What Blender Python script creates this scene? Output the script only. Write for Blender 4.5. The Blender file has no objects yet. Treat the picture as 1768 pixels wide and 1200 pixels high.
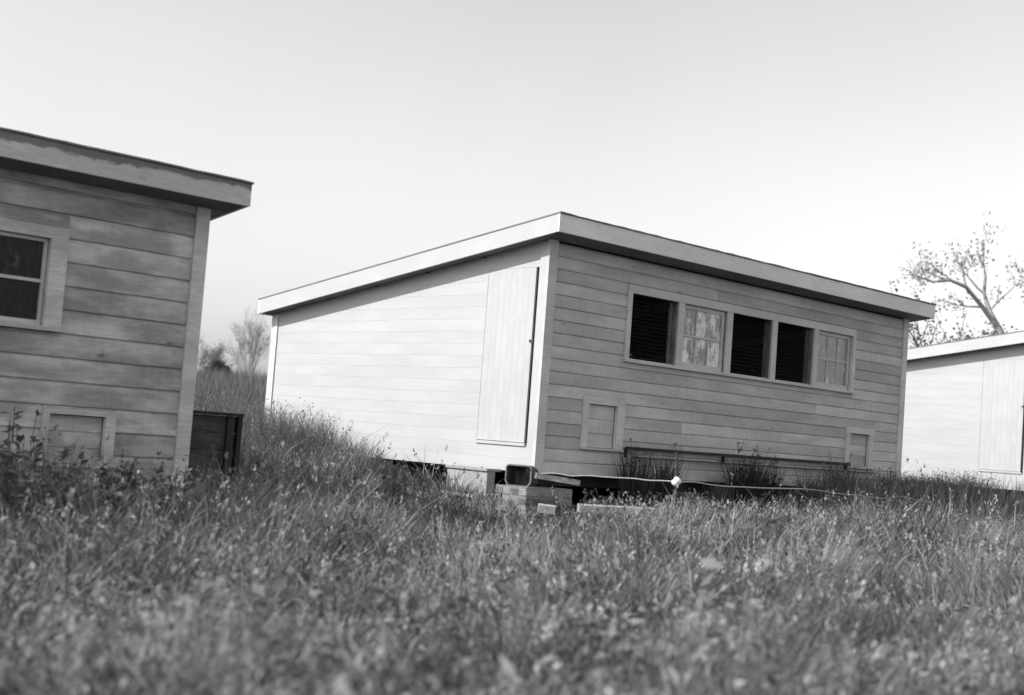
import bpy, math, random
import numpy as np
from mathutils import Vector, Matrix

random.seed(7)
RNG = np.random.default_rng(11)
scene = bpy.context.scene
col = scene.collection

# ------------------------------------------------------------------ camera
cam_data = bpy.data.cameras.new('camera')
cam = bpy.data.objects.new('camera', cam_data)
col.objects.link(cam)
cam_data.sensor_width = 36.0
cam_data.lens = 2350.0 / 1768.0 * 36.0
cam_data.clip_start = 0.1
cam_data.clip_end = 3000.0
CAM = Vector((-9.7568, -9.5110, 0.3496))
c_r = Vector((0.70875897, -0.70161384, 0.07347615))
c_u = Vector((-0.09908217, 0.00411706, 0.99507074))
c_f = Vector((0.69845791, 0.71254549, 0.06659942))
m = Matrix.Identity(4)
for i in range(3):
    m[i][0], m[i][1], m[i][2], m[i][3] = c_r[i], c_u[i], -c_f[i], CAM[i]
cam.matrix_world = m
cam_data.dof.use_dof = True
cam_data.dof.focus_distance = 15.0
cam_data.dof.aperture_fstop = 1.5
scene.camera = cam

# ------------------------------------------------------------------ light
SUN_EL = math.radians(37)
SUN_AZ = math.radians(22)              # measured from -X towards +Y
sun_dir = Vector((-math.cos(SUN_EL) * math.cos(SUN_AZ), math.cos(SUN_EL) * math.sin(SUN_AZ), math.sin(SUN_EL)))
sd = bpy.data.lights.new('sun', 'SUN')
sd.energy = 3.5
sd.angle = math.radians(0.6)
sd.color = (1.0, 1.0, 1.0)             # black and white film: no colour in the light
sun = bpy.data.objects.new('sun', sd)
col.objects.link(sun)
sun.rotation_euler = sun_dir.to_track_quat('Z', 'Y').to_euler()
sun.location = (0, 0, 30)

world = bpy.data.worlds.new('World')
scene.world = world
world.use_nodes = True
wt = world.node_tree
wt.nodes.clear()
wo = wt.nodes.new('ShaderNodeOutputWorld')
wb = wt.nodes.new('ShaderNodeBackground')
ws = wt.nodes.new('ShaderNodeTexSky')
ws.sky_type = 'NISHITA'
ws.sun_disc = False
ws.sun_elevation = SUN_EL
ws.sun_rotation = math.atan2(sun_dir.x, sun_dir.y)
ws.dust_density = 1.35
wsep = wt.nodes.new('ShaderNodeSeparateColor')   # film that sees only blue light
wt.links.new(ws.outputs[0], wsep.inputs[0])
wtc = wt.nodes.new('ShaderNodeTexCoord')            # thin uneven haze
wn = wt.nodes.new('ShaderNodeTexNoise')
wn.inputs['Scale'].default_value = 2.2
wn.inputs['Detail'].default_value = 5.0
wt.links.new(wtc.outputs['Generated'], wn.inputs['Vector'])
wr = wt.nodes.new('ShaderNodeMapRange')
wr.inputs[1].default_value, wr.inputs[2].default_value, wr.inputs[3].default_value, wr.inputs[4].default_value = 0.3, 0.7, 0.95, 1.05
wt.links.new(wn.outputs[0], wr.inputs[0])
wm = wt.nodes.new('ShaderNodeMath'); wm.operation = 'MULTIPLY'
wt.links.new(wsep.outputs[2], wm.inputs[0]); wt.links.new(wr.outputs[0], wm.inputs[1])
wt.links.new(wm.outputs[0], wb.inputs[0])
wb.inputs[1].default_value = 0.142
wt.links.new(wb.outputs[0], wo.inputs[0])

scene.view_settings.view_transform = 'Standard'
scene.view_settings.look = 'None'
scene.view_settings.gamma = 1.0
scene.view_settings.exposure = 0.42
scene.view_settings.use_curve_mapping = False


# ------------------------------------------------------------------ materials
class NT:
    def __init__(self, name):
        self.m = bpy.data.materials.new(name)
        self.m.use_nodes = True
        self.t = self.m.node_tree
        self.t.nodes.clear()
        self.out = self.n('ShaderNodeOutputMaterial')

    def n(self, kind, **kw):
        nd = self.t.nodes.new(kind)
        for k, v in kw.items():
            setattr(nd, k, v)
        return nd

    def link(self, a, b):
        self.t.links.new(a, b)

    def put(self, sock, v):
        if isinstance(v, (int, float)):
            sock.default_value = v
        else:
            self.link(v, sock)

    def math(self, op, a, b=0.0, c=0.0, clamp=False):
        nd = self.n('ShaderNodeMath', operation=op)
        nd.use_clamp = clamp
        self.put(nd.inputs[0], a); self.put(nd.inputs[1], b); self.put(nd.inputs[2], c)
        return nd.outputs[0]

    def ramp(self, v, lo, hi, a=0.0, b=1.0):
        nd = self.n('ShaderNodeMapRange')
        nd.interpolation_type = 'SMOOTHSTEP'
        self.put(nd.inputs[0], v)
        for k, x in zip((1, 2, 3, 4), (lo, hi, a, b)):
            nd.inputs[k].default_value = x
        return nd.outputs[0]

    def coords(self, scale=(1, 1, 1), rnd=True, use='Object'):
        tc = self.n('ShaderNodeTexCoord')
        mp = self.n('ShaderNodeMapping')
        mp.inputs[3].default_value = scale
        src = tc.outputs[use]
        if rnd:
            oi = self.n('ShaderNodeObjectInfo')
            k = self.math('MULTIPLY', oi.outputs['Random'], 37.0)
            ad = self.n('ShaderNodeVectorMath', operation='ADD')
            self.link(src, ad.inputs[0]); self.link(k, ad.inputs[1])
            src = ad.outputs[0]
        self.link(src, mp.inputs[0])
        return mp.outputs[0]

    def noise(self, vec, scale, detail=4.0, rough=0.55):
        nd = self.n('ShaderNodeTexNoise')
        self.link(vec, nd.inputs['Vector'])
        nd.inputs['Scale'].default_value = scale
        nd.inputs['Detail'].default_value = detail
        nd.inputs['Roughness'].default_value = rough
        return nd.outputs[0]

    def grey(self, v):
        nd = self.n('ShaderNodeCombineColor')
        for k in range(3):
            self.put(nd.inputs[k], v)
        return nd.outputs[0]

    def finish(self, v, rough=0.7, bump=None, dist=0.004, spec=0.25, strength=0.5):
        p = self.n('ShaderNodeBsdfPrincipled')
        self.link(self.grey(v), p.inputs['Base Color'])
        self.put(p.inputs['Roughness'], rough)
        p.inputs['Specular IOR Level'].default_value = spec
        if bump is not None:
            b = self.n('ShaderNodeBump')
            b.inputs['Distance'].default_value = dist
            b.inputs['Strength'].default_value = strength
            self.link(bump, b.inputs['Height'])
            self.link(b.outputs[0], p.inputs['Normal'])
        self.link(p.outputs[0], self.out.inputs[0])
        return self.m


def wood(name, base, board=0.18, blotch=0.25, grain=0.22, bscale=1.3, stain_top=None, rough=0.72, streak=0.0):
    t = NT(name)
    oi = t.n('ShaderNodeObjectInfo')
    tone = t.ramp(oi.outputs['Random'], 0, 1, 1 - board, 1 + board * 0.6)
    g = t.noise(t.coords((2.5, 34, 34)), 3.0, 6, 0.65)
    gv = t.ramp(g, 0.3, 0.75, 1 - grain, 1 + grain * 0.45)
    b = t.noise(t.coords((0.8, 1.6, 2.6)), bscale, 5, 0.6)
    bv = t.ramp(b, 0.35, 0.68, 1 - blotch, 1.06)
    v = t.math('MULTIPLY', t.math('MULTIPLY', tone, gv), bv)
    if streak:
        s = t.noise(t.coords((9, 9, 0.7)), 2.2, 5, 0.6)
        v = t.math('MULTIPLY', v, t.ramp(s, 0.36, 0.6, 1 - streak, 1.02))
    vo = t.n('ShaderNodeTexVoronoi')                        # knots
    t.link(t.coords((1.0, 3.0, 3.0)), vo.inputs['Vector'])
    vo.inputs['Scale'].default_value = 1.6
    v = t.math('MULTIPLY', v, t.ramp(vo.outputs['Distance'], 0.035, 0.085, 1 - min(0.45, blotch * 1.4), 1.0))
    sp = t.noise(t.coords((1, 1, 1)), 85, 2, 0.5)          # specks, nail heads, flaking
    v = t.math('MULTIPLY', v, t.ramp(sp, 0.24, 0.36, 0.72, 1.0))
    v = t.math('MULTIPLY', v, base)
    if stain_top is not None:
        tc = t.n('ShaderNodeTexCoord'); se = t.n('ShaderNodeSeparateXYZ')
        t.link(tc.outputs['Object'], se.inputs[0])
        rag = t.noise(t.coords((2.2, 2, 5)), 2.6, 6, 0.7)
        edge = t.math('ADD', se.outputs[2], t.math('MULTIPLY', t.math('SUBTRACT', rag, 0.5), 0.16))
        edge = t.math('ADD', edge, t.math('MULTIPLY', t.math('SUBTRACT', se.outputs[0], 6.2), -0.012))
        v = t.math('MULTIPLY', v, t.ramp(edge, stain_top, stain_top + 0.035, 1.0, 0.34))
    return t.finish(v, rough, g, 0.002)


MAT = {}
MAT['siding'] = wood('siding_paint', 0.58, board=0.14, blotch=0.2, grain=0.12, streak=0.04)
MAT['siding_sun_tone'] = wood('paint_toned_for_sun', 0.50, board=0.015, blotch=0.025, grain=0.03)  # same paint as the front, toned down to hold back the sun
MAT['siding_old'] = wood('siding_weathered', 0.64, board=0.22, blotch=0.46, grain=0.15, bscale=2.0, streak=0.05)
MAT['trim'] = wood('trim_paint', 0.63, board=0.06, blotch=0.12, grain=0.14)
MAT['trim_old'] = wood('trim_weathered', 0.66, board=0.06, blotch=0.22, grain=0.24)
MAT['fascia'] = wood('fascia_paint', 0.82, board=0.0, blotch=0.1, grain=0.1)
MAT['fascia_old'] = wood('fascia_weathered', 0.72, board=0.0, blotch=0.2, grain=0.22, stain_top=0.105)
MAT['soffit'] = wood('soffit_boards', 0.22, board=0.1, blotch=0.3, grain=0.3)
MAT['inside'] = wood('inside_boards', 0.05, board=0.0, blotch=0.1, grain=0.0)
MAT['beam'] = wood('creosoted_beam', 0.07, board=0.2, blotch=0.4, grain=0.4)
MAT['dark_wood'] = wood('dark_stained_wood', 0.085, board=0.25, blotch=0.4, grain=0.35, bscale=3)
MAT['dark_rim'] = wood('dark_rim_wood', 0.045, board=0.1, blotch=0.3, grain=0.3)
MAT['pale_wood'] = wood('pale_bare_wood', 0.6, board=0.2, blotch=0.45, grain=0.4, bscale=3.0)
MAT['step'] = wood('step_paint', 0.42, board=0.05, blotch=0.15, grain=0.2)
MAT['old_sash'] = wood('bare_sash_wood', 0.25, board=0.2, blotch=0.4, grain=0.4)
MAT['sash'] = wood('sash_paint', 0.6, board=0.06, blotch=0.15, grain=0.15)


def mat_felt():
    t = NT('roofing_felt')
    n = t.noise(t.coords((1, 1, 1)), 60, 4, 0.6)
    b = t.noise(t.coords((1, 0.3, 1)), 1.2, 4, 0.6)
    v = t.math('MULTIPLY', t.ramp(n, 0.3, 0.7, 0.8, 1.1), t.ramp(b, 0.3, 0.7, 0.18, 0.26))
    return t.finish(v, 0.85, n, 0.003)


def mat_brick():
    t = NT('old_brick')
    oi = t.n('ShaderNodeObjectInfo')
    n = t.noise(t.coords((1, 1, 1)), 22, 6, 0.65)
    v = t.math('MULTIPLY', t.ramp(oi.outputs['Random'], 0, 1, 0.13, 0.3), t.ramp(n, 0.3, 0.7, 0.75, 1.15))
    return t.finish(v, 0.9, n, 0.006)


def mat_mortar():
    t = NT('lime_mortar')
    n = t.noise(t.coords((1, 1, 1)), 40, 5, 0.6)
    return t.finish(t.ramp(n, 0.3, 0.7, 0.16, 0.28), 0.95, n, 0.006)


def mat_pane(name, lo, hi, dirt, cover_lo, cover_hi, sx=9, spec=0.4):
    t = NT(name)
    s = t.noise(t.coords((sx, sx, 4.5)), 1.0, 6, 0.72)
    b = t.noise(t.coords((3.5, 3.5, 2.5)), 1.0, 4, 0.6)
    k = t.math('ADD', t.math('MULTIPLY', s, 0.62), t.math('MULTIPLY', b, 0.38))
    mask = t.ramp(k, cover_lo, cover_hi, 0, 1)
    f = t.noise(t.coords((40, 40, 9)), 1.0, 4, 0.6)
    light = t.math('MULTIPLY', t.ramp(f, 0.3, 0.7, 0.75, 1.15), dirt)
    v = t.math('ADD', t.math('MULTIPLY', mask, light), t.math('MULTIPLY', t.math('SUBTRACT', 1.0, mask), t.ramp(f, 0.3, 0.7, lo, hi)))
    rg = t.math('ADD', 0.12, t.math('MULTIPLY', mask, 0.6))
    return t.finish(v, rg, None, spec=spec)


def mat_metal():
    t = NT('rusty_tin')
    n = t.noise(t.coords((1, 1, 1)), 16, 6, 0.65)
    m_ = t.finish(t.ramp(n, 0.38, 0.62, 0.05, 0.17), 0.55, n, 0.002)
    t.m.node_tree.nodes['Principled BSDF'].inputs['Metallic'].default_value = 0.3
    return m_


def mat_plain(name, v, rough=0.6, scale=30, var=0.2):
    t = NT(name)
    n = t.noise(t.coords((1, 1, 1)), scale, 4, 0.6)
    return t.finish(t.ramp(n, 0.3, 0.7, v * (1 - var), v * (1 + var)), rough, n, 0.001)


def mat_leaf(name, gain=1.0, transl=0.35, rough=0.6):
    t = NT(name)
    at = t.n('ShaderNodeAttribute'); at.attribute_name = 'tone'
    v = t.math('MULTIPLY', at.outputs['Fac'], gain)
    g = t.grey(v)
    p = t.n('ShaderNodeBsdfPrincipled')
    t.link(g, p.inputs['Base Color'])
    p.inputs['Roughness'].default_value = rough
    p.inputs['Specular IOR Level'].default_value = 0.2
    tr = t.n('ShaderNodeBsdfTranslucent')
    t.link(g, tr.inputs[0])
    mx = t.n('ShaderNodeMixShader')
    mx.inputs[0].default_value = transl
    t.link(p.outputs[0], mx.inputs[1]); t.link(tr.outputs[0], mx.inputs[2])
    t.link(mx.outputs[0], t.out.inputs[0])
    return t.m


def mat_ground():
    t = NT('rough_ground')
    c = t.coords((1, 1, 1), rnd=False)
    n = t.noise(c, 6, 6, 0.65); b = t.noise(c, 0.5, 4, 0.6)
    v = t.math('MULTIPLY', t.ramp(n, 0.3, 0.7, 0.6, 1.3), t.ramp(b, 0.3, 0.7, 0.05, 0.09))
    return t.finish(v, 0.95, n, 0.05)


def mat_bark(name, v):
    t = NT(name)
    n = t.noise(t.coords((6, 6, 1.5)), 5, 5, 0.6)
    return t.finish(t.ramp(n, 0.3, 0.7, v * 0.6, v * 1.3), 0.9, n, 0.01)


MAT['felt'] = mat_felt()
MAT['brick'] = mat_brick()
MAT['mortar'] = mat_mortar()
MAT['pane_white'] = mat_pane('whitewashed_glass', 0.16, 0.32, 0.88, 0.44, 0.54)
MAT['pane_half'] = mat_pane('half_washed_glass', 0.2, 0.3, 0.75, 0.5, 0.62)
MAT['pane_dark'] = mat_pane('dusty_dark_glass', 0.012, 0.03, 0.14, 0.54, 0.66, 9, 0.12)
MAT['tin'] = mat_metal()
MAT['iron'] = mat_plain('rusted_iron', 0.06)
MAT['wire'] = mat_plain('galvanised_wire', 0.06, 0.5)
MAT['cord'] = mat_plain('pale_cord', 0.34, 0.8, 60)
MAT['porcelain'] = mat_plain('white_porcelain', 0.8, 0.25, 8, 0.05)
MAT['leaf'] = mat_leaf('meadow_leaf')
MAT['tree_leaf'] = mat_leaf('tree_leaf', 1.0, 0.3)
MAT['ground'] = mat_ground()
MAT['bark'] = mat_bark('grey_bark', 0.12)
MAT['bark_hazed'] = mat_bark('hazed_bark', 0.34)  # bark tone paled to stand in for haze
MAT['bark_dark'] = mat_bark('dark_bark', 0.07)


# ------------------------------------------------------------------ mesh helpers
class MB:
    def __init__(self):
        self.v, self.f = [], []

    def box(self, x0, x1, y0, y1, z0, z1, s=0.0):
        b = len(self.v)
        for x, y, z in ((x0, y0, z0), (x1, y0, z0), (x1, y1, z0), (x0, y1, z0), (x0, y0, z1), (x1, y0, z1), (x1, y1, z1), (x0, y1, z1)):
            self.v.append((x, y, z - s * y))
        for q in ((0, 3, 2, 1), (4, 5, 6, 7), (0, 1, 5, 4), (1, 2, 6, 5), (2, 3, 7, 6), (3, 0, 4, 7)):
            self.f.append(tuple(b + i for i in q))
        return self

    def tube(self, pts, radii, n=6, cap=True):
        pts = [Vector(p) for p in pts]
        b = len(self.v)
        prev = None
        for i, p in enumerate(pts):
            d = (pts[min(i + 1, len(pts) - 1)] - pts[max(i - 1, 0)])
            d = d.normalized() if d.length > 1e-9 else Vector((0, 0, 1))
            if prev is None:
                a = Vector((1, 0, 0)) if abs(d.x) < 0.8 else Vector((0, 1, 0))
                prev = d.cross(a).normalized()
            prev = (prev - d * prev.dot(d)).normalized()
            q = d.cross(prev)
            r = radii[i] if isinstance(radii, (list, tuple)) else radii
            for k in range(n):
                a = 2 * math.pi * k / n
                self.v.append(tuple(p + (prev * math.cos(a) + q * math.sin(a)) * r))
        for i in range(len(pts) - 1):
            for k in range(n):
                k2 = (k + 1) % n
                self.f.append((b + i * n + k, b + i * n + k2, b + (i + 1) * n + k2, b + (i + 1) * n + k))
        if cap:
            self.f.append(tuple(b + k for k in reversed(range(n))))
            self.f.append(tuple(b + (len(pts) - 1) * n + k for k in range(n)))
        return self

    def mesh(self, name, mat, smooth=False):
        me = bpy.data.meshes.new(name)
        me.from_pydata(self.v, [], self.f)
        me.materials.append(mat)
        if smooth:
            me.polygons.foreach_set('use_smooth', [True] * len(me.polygons))
        me.update()
        return me

    def build(self, name, mat, parent=None, loc=(0, 0, 0), rz=0.0, smooth=False):
        return add(name, self.mesh(name, mat, smooth), parent, loc, rz)


def add(name, me, parent=None, loc=(0, 0, 0), rz=0.0, rot=None):
    o = bpy.data.objects.new(name, me)
    col.objects.link(o)
    o.parent = parent
    o.location = loc
    o.rotation_euler = rot if rot else (0, 0, rz)
    return o


def tag(o, label=None, cat=None, group=None, kind=None):
    for k, v in (('label', label), ('category', cat), ('group', group), ('kind', kind)):
        if v:
            o[k] = v
    return o


def copy_tree(o, parent=None):
    c = o.copy()
    col.objects.link(c)
    c.parent = parent
    for ch in list(o.children):
        copy_tree(ch, c)
    return c


def np_mesh(name, verts, tris, tone, mat, smooth=False):
    me = bpy.data.meshes.new(name)
    nv, nt = len(verts), len(tris)
    me.vertices.add(nv)
    me.vertices.foreach_set('co', np.ascontiguousarray(verts, np.float32).ravel())
    me.loops.add(nt * 3)
    me.loops.foreach_set('vertex_index', np.ascontiguousarray(tris, np.int32).ravel())
    me.polygons.add(nt)
    me.polygons.foreach_set('loop_start', np.arange(0, nt * 3, 3, dtype=np.int32))
    a = me.attributes.new('tone', 'FLOAT', 'POINT')
    a.data.foreach_set('value', np.ascontiguousarray(tone, np.float32))
    me.materials.append(mat)
    me.update(calc_edges=True)
    me.validate()
    return me


# ------------------------------------------------------------------ terrain
def vnoise(x, y, seed=0):
    x = np.asarray(x, float); y = np.asarray(y, float)
    xi, yi = np.floor(x).astype(np.int64), np.floor(y).astype(np.int64)
    fx, fy = x - xi, y - yi
    fx = fx * fx * (3 - 2 * fx); fy = fy * fy * (3 - 2 * fy)

    def h(a, b):
        n = (a * 374761393 + b * 668265263 + seed * 974711) & 0x7fffffff
        n = ((n ^ (n >> 13)) * 1274126177) & 0x7fffffff
        return ((n ^ (n >> 16)) & 0xffff) / 65535.0
    return (h(xi, yi) * (1 - fx) + h(xi + 1, yi) * fx) * (1 - fy) + (h(xi, yi + 1) * (1 - fx) + h(xi + 1, yi + 1) * fx) * fy


def gz(x, y):
    x = np.asarray(x, float); y = np.asarray(y, float)
    front = np.interp(x, [-16, -11, -4, -1, 0.5, 7, 12, 20, 60], [-0.78, -0.74, -0.66, -0.44, -0.36, -0.32, -0.2, -0.1, 0.3])
    camline = np.interp(x, [-16, -8, 0, 8, 20], [-0.82, -0.76, -0.62, -0.52, -0.4])
    t = np.clip((y + 1.0) / -6.0, 0, 1); t = t * t * (3 - 2 * t)
    z = front * (1 - t) + camline * t
    back = np.interp(y, [0, 1.5, 5, 9, 20, 40, 60, 90, 140, 400, 1500], [0, 0.03, 0.2, 0.42, 0.9, 1.5, 1.9, 2.3, 2.9, 4, 5])
    z = z + back + (vnoise(x * 0.7, y * 0.7, 3) - 0.5) * 0.08 + (vnoise(x * 2.3, y * 2.3, 5) - 0.5) * 0.03
    return z


def make_ground():
    gx = np.concatenate([[-1500, -600, -250, -120, -60, -35], np.arange(-24, 30.01, 0.6), [35, 42, 50, 60, 75, 95, 120, 160, 250, 600, 1500]])
    gy = np.concatenate([[-1500, -600, -250, -100, -50, -30], np.arange(-18, 20.01, 0.6), [23, 27, 32, 38, 46, 56, 70, 90, 120, 160, 250, 600, 1500]])
    X, Y = np.meshgrid(gx, gy)
    Z = gz(X, Y)
    nx, ny = len(gx), len(gy)
    v = np.stack([X.ravel(), Y.ravel(), Z.ravel()], 1)
    i, j = np.meshgrid(np.arange(nx - 1), np.arange(ny - 1))
    a = (j * nx + i).ravel()
    tris = np.concatenate([np.stack([a, a + 1, a + nx + 1], 1), np.stack([a, a + nx + 1, a + nx], 1)])
    o = add('ground', np_mesh('ground', v, tris, np.zeros(len(v)), MAT['ground']))
    o.data.polygons.foreach_set('use_smooth', [True] * len(o.data.polygons))
    tag(o, kind='structure')


make_ground()

# ------------------------------------------------------------------ the sheds
W, D = 7.11, 4.72
SL = 0.147                      # roof fall per metre of depth
YF, YB = -0.30, 4.80            # roof edges
XL, XR = -0.20, 7.31
ZT = 2.603 - SL * 0.30          # roof top height above y = 0
FH = 0.19                       # fascia height
B0 = 0.022                      # bottom of the siding
BAY, POST, WIN_X0 = 0.80, 0.1087, 1.31
WIN_X1 = WIN_X0 + 5 * BAY + 4 * POST
WZ0 = 1.285
HATCH = [(0.735, 1.19, 0.318, 0.77), (5.80, 6.275, 0.318, 0.745)]
DOOR = (0.15, 0.87, 0.315, 2.11)


def under(y):                   # height of the roof's underside
    return ZT - FH - SL * y


def board_mesh(L, h, groove, depth, mat, th=0.024, bev=0.004):
    """drop siding: flat face, rounded lower lip, recessed cove along the top; local x along the board, face towards -y"""
    prof = [(bev, 0.0), (0.0, bev * 1.2), (0.0, h - groove), (depth * 0.75, h - groove * 0.55), (depth, h), (th, h), (th, 0.0)]
    n = len(prof)
    v = [(0.0, y, z) for y, z in prof] + [(L, y, z) for y, z in prof]
    f = [(i, i + n, (i + 1) % n + n, (i + 1) % n) for i in range(n)]
    f += [tuple(range(n)), tuple(reversed(range(n, 2 * n)))]
    me = bpy.data.meshes.new('siding_board')
    me.from_pydata(v, [], f)
    me.materials.append(mat)
    me.update()
    return me


def net_mesh(w, h, c, r, mat):
    """hexagonal wire netting in the x-z plane"""
    b = MB()
    s = c / math.sqrt(3)
    seen = set()

    def seg(p, q):
        k = (round(p[0] + q[0], 3), round(p[1] + q[1], 3))
        if k in seen:
            return
        seen.add(k)
        if min(p[0], q[0]) < 0 or max(p[0], q[0]) > w or min(p[1], q[1]) < 0 or max(p[1], q[1]) > h:
            return
        b.tube([(p[0], 0, p[1]), (q[0], 0, q[1])], r, 3, False)
    rows = int(h / (1.5 * s)) + 2
    for j in range(rows):
        for i in range(int(w / c) + 2):
            cx, cz = i * c + (j % 2) * c / 2, j * 1.5 * s
            hx = [(cx + s * math.sin(a * math.pi / 3), cz + s * math.cos(a * math.pi / 3)) for a in range(6)]
            for a in range(6):
                seg(hx[a], hx[(a + 1) % 6])
    return b.mesh('wire_netting', mat)


def make_shed(pitch, groove, depth, siding, trim, fascia, closed, panes, offset=0.0, WZ1=2.0, dx=0.0, cw=0.072, HATCH=HATCH, hc=(0.09, 0.115, 0.08), nc=3, sr=0.045):
    root = bpy.data.objects.new('wooden_shed', None)
    col.objects.link(root)
    root.empty_display_size = 0.3

    WX0, WX1 = WIN_X0 + dx, WIN_X1 + dx
    DOOR = (0.15, 0.87, B0 + offset + pitch * round(0.28 / pitch) + 0.032, B0 + offset + pitch * round(2.08 / pitch))

    # --- front wall: inner lining with openings, boards on it
    xs = [0.10] + sorted({HATCH[0][0], HATCH[0][1], WX0, WX1, HATCH[1][0], HATCH[1][1]}) + [W - 0.10]
    zs = sorted({B0, WZ0, WZ1, under(0) + 0.01} | {h[2] for h in HATCH} | {h[3] for h in HATCH})
    b = MB()
    for i in range(len(xs) - 1):
        for j in range(len(zs) - 1):
            cx, cz = (xs[i] + xs[i + 1]) / 2, (zs[j] + zs[j + 1]) / 2
            if WX0 < cx < WX1 and WZ0 < cz < WZ1:
                continue
            if any(h[0] < cx < h[1] and h[2] < cz < h[3] for h in HATCH):
                continue
            b.box(xs[i], xs[i + 1], 0.026, 0.10, zs[j], zs[j + 1])
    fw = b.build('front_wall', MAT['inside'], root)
    zones = [(WX0 - cw, WX1 + cw, WZ0 - 0.0305, WZ1 + 0.0885)]
    zones += [(h[0] - hc[0], h[1] + hc[1], h[2] - 0.0225, h[3] + hc[2] + 0.0005) for h in HATCH]
    rng = random.Random(5 if pitch < 0.15 else 9)

    def boards_front():
        z = B0 + offset
        while z < under(0) - 0.01:
            hgt = min(pitch, under(0) + 0.05 - z)
            spans = [(0.105, W - 0.105)]
            for x0, x1, z0, z1 in zones:
                if min(z + hgt, z1) - max(z, z0) > 0.002:
                    new = []
                    for a, c in spans:
                        if x1 <= a or x0 >= c:
                            new.append((a, c))
                        else:
                            if x0 - a > 0.05: new.append((a, x0 - 0.001))
                            if c - x1 > 0.05: new.append((x1 + 0.001, c))
                    spans = new
                    if z + hgt - z1 > 0.008:            # strip of board left above the casing
                        add('siding_board', board_mesh(x1 - x0, z + hgt - z1 - 0.001, min(groove, (z + hgt - z1) * 0.4), depth, siding), fw, (x0, 0, z1 + 0.0005))
                    if z0 - z > 0.008:                  # and below it
                        add('siding_board', board_mesh(x1 - x0, z0 - z - 0.001, 0.001, 0.002, siding), fw, (x0, 0, z))
            out = []
            for a, c in spans:
                if c - a > 3.2:
                    k = a + (c - a) * rng.uniform(0.22, 0.78)
                    out += [(a, k), (k + 0.003, c)]
                else:
                    out.append((a, c))
            for a, c in out:
                add('siding_board', board_mesh(c - a, hgt - 0.001, groove, depth, siding), fw, (a, rng.uniform(-0.0015, 0.0015), z))
            z += pitch
    boards_front()

    # --- other walls
    sg, sdp = 0.003, 0.0005
    for side in (0, 1, 2):
        b = MB()
        if side == 0:      # sunlit side, with the door
            y0, y1 = 0.026, D - 0.026
            for (a, c, lo, hi) in ((y0, DOOR[0], B0, None), (DOOR[0], DOOR[1], B0, DOOR[2]), (DOOR[0], DOOR[1], DOOR[3], None), (DOOR[1], y1, B0, None)):
                hi_ = hi if hi is not None else ZT - FH + 0.01
                b.box(0.026, 0.10, a, c, lo, hi_, 0.0) if hi is not None else MB_slope(b, 0.026, 0.10, a, c, lo)
            w = b.build('side_wall', MAT['inside'], root)
        elif side == 1:
            MB_slope(b, W - 0.10, W - 0.026, 0.026, D - 0.026, B0)
            w = b.build('side_wall', MAT['inside'], root)
        else:
            b.box(0.10, W - 0.10, D - 0.10, D - 0.026, B0, under(D) + 0.01)
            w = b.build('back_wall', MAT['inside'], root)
        z = B0 + offset
        top = under(0) if side < 2 else under(D)
        while z < top - 0.02:
            hgt = pitch
            if side < 2:
                yend = min(D - 0.105, (ZT - FH - z) / SL)
                y0 = 0.105
                spans = [(y0, max(yend, y0 + 0.1))]
                if side == 0:
                    dz = min(z + hgt, DOOR[3]) - max(z, DOOR[2] - 0.032)
                    if dz > 0.1 * hgt:
                        spans = [(y0, DOOR[0] - 0.022)] if DOOR[0] - 0.022 - y0 > 0.02 else []
                        if yend > DOOR[1] + 0.1: spans.append((DOOR[1] + 0.001, yend))
                for a, c in spans:
                    if side == 0:
                        add('siding_board', board_mesh(c - a, hgt - 0.0007, sg, sdp, MAT['siding_sun_tone'], bev=0.0008), w, (0, c, z), -math.pi / 2)
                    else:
                        add('siding_board', board_mesh(c - a, hgt - 0.0007, sg, sdp, MAT['siding_sun_tone'], bev=0.0008), w, (W, a, z), math.pi / 2)
            else:
                add('siding_board', board_mesh(W - 0.21, hgt - 0.001, groove, depth, siding), w, (W - 0.105, D, z), math.pi)
            z += pitch

    # --- corner boards
    tr = 0.018
    for (x0, x1, y0, y1, yt) in ((-tr, 0.104, -tr, 0.022, 0), (-tr, 0.022, 0.0225, 0.104, 0.1), (W - 0.104, W + tr, -tr, 0.022, 0), (W - 0.022, W + tr, 0.0225, 0.104, 0.1),
                                (-tr, 0.104, D - 0.022, D + tr, D), (-tr, 0.022, D - 0.104, D - 0.0225, D), (W - 0.104, W + tr, D - 0.022, D + tr, D), (W - 0.022, W + tr, D - 0.104, D - 0.0225, D)):
        MB().box(x0, x1, y0, y1, 0, under(yt) - B0 + 0.012).build('corner_board', trim if abs(yt - 0.1) > 0.01 else MAT['siding_sun_tone'], root, (0, 0, B0 - 0.004))

    # --- roof
    fe = MB()
    ns = 56
    for i in range(ns + 1):
        x = XL - 0.005 + (XR - XL + 0.013) * i / ns
        jy, jz = rng.uniform(-0.004, 0.003), rng.uniform(-0.002, 0.003)
        for y_, z_ in ((YF - 0.010 + jy, ZT - 0.012 + jz), (YF - 0.010 + jy, ZT + 0.002 + jz), (YB + 0.01, ZT + 0.002), (YB + 0.01, ZT - 0.012)):
            fe.v.append((x, y_, z_ - SL * y_))
    for i in range(ns):
        for q in range(4):
            fe.f.append((i * 4 + q, i * 4 + (q + 1) % 4, i * 4 + 4 + (q + 1) % 4, i * 4 + 4 + q))
    fe.f += [(3, 2, 1, 0), tuple(ns * 4 + q for q in range(4))]
    r = fe.build('roof_deck', MAT['felt'], root)
    t = 0.024
    zt = ZT - 0.0125
    cut = 4.27 - XL if pitch < 0.15 else 3.4 - XL
    MB().box(0, cut - 0.002, 0, t, 0, FH - 0.012).build('fascia_board', fascia, r, (XL, YF, ZT - SL * YF - FH - 0.002))
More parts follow.
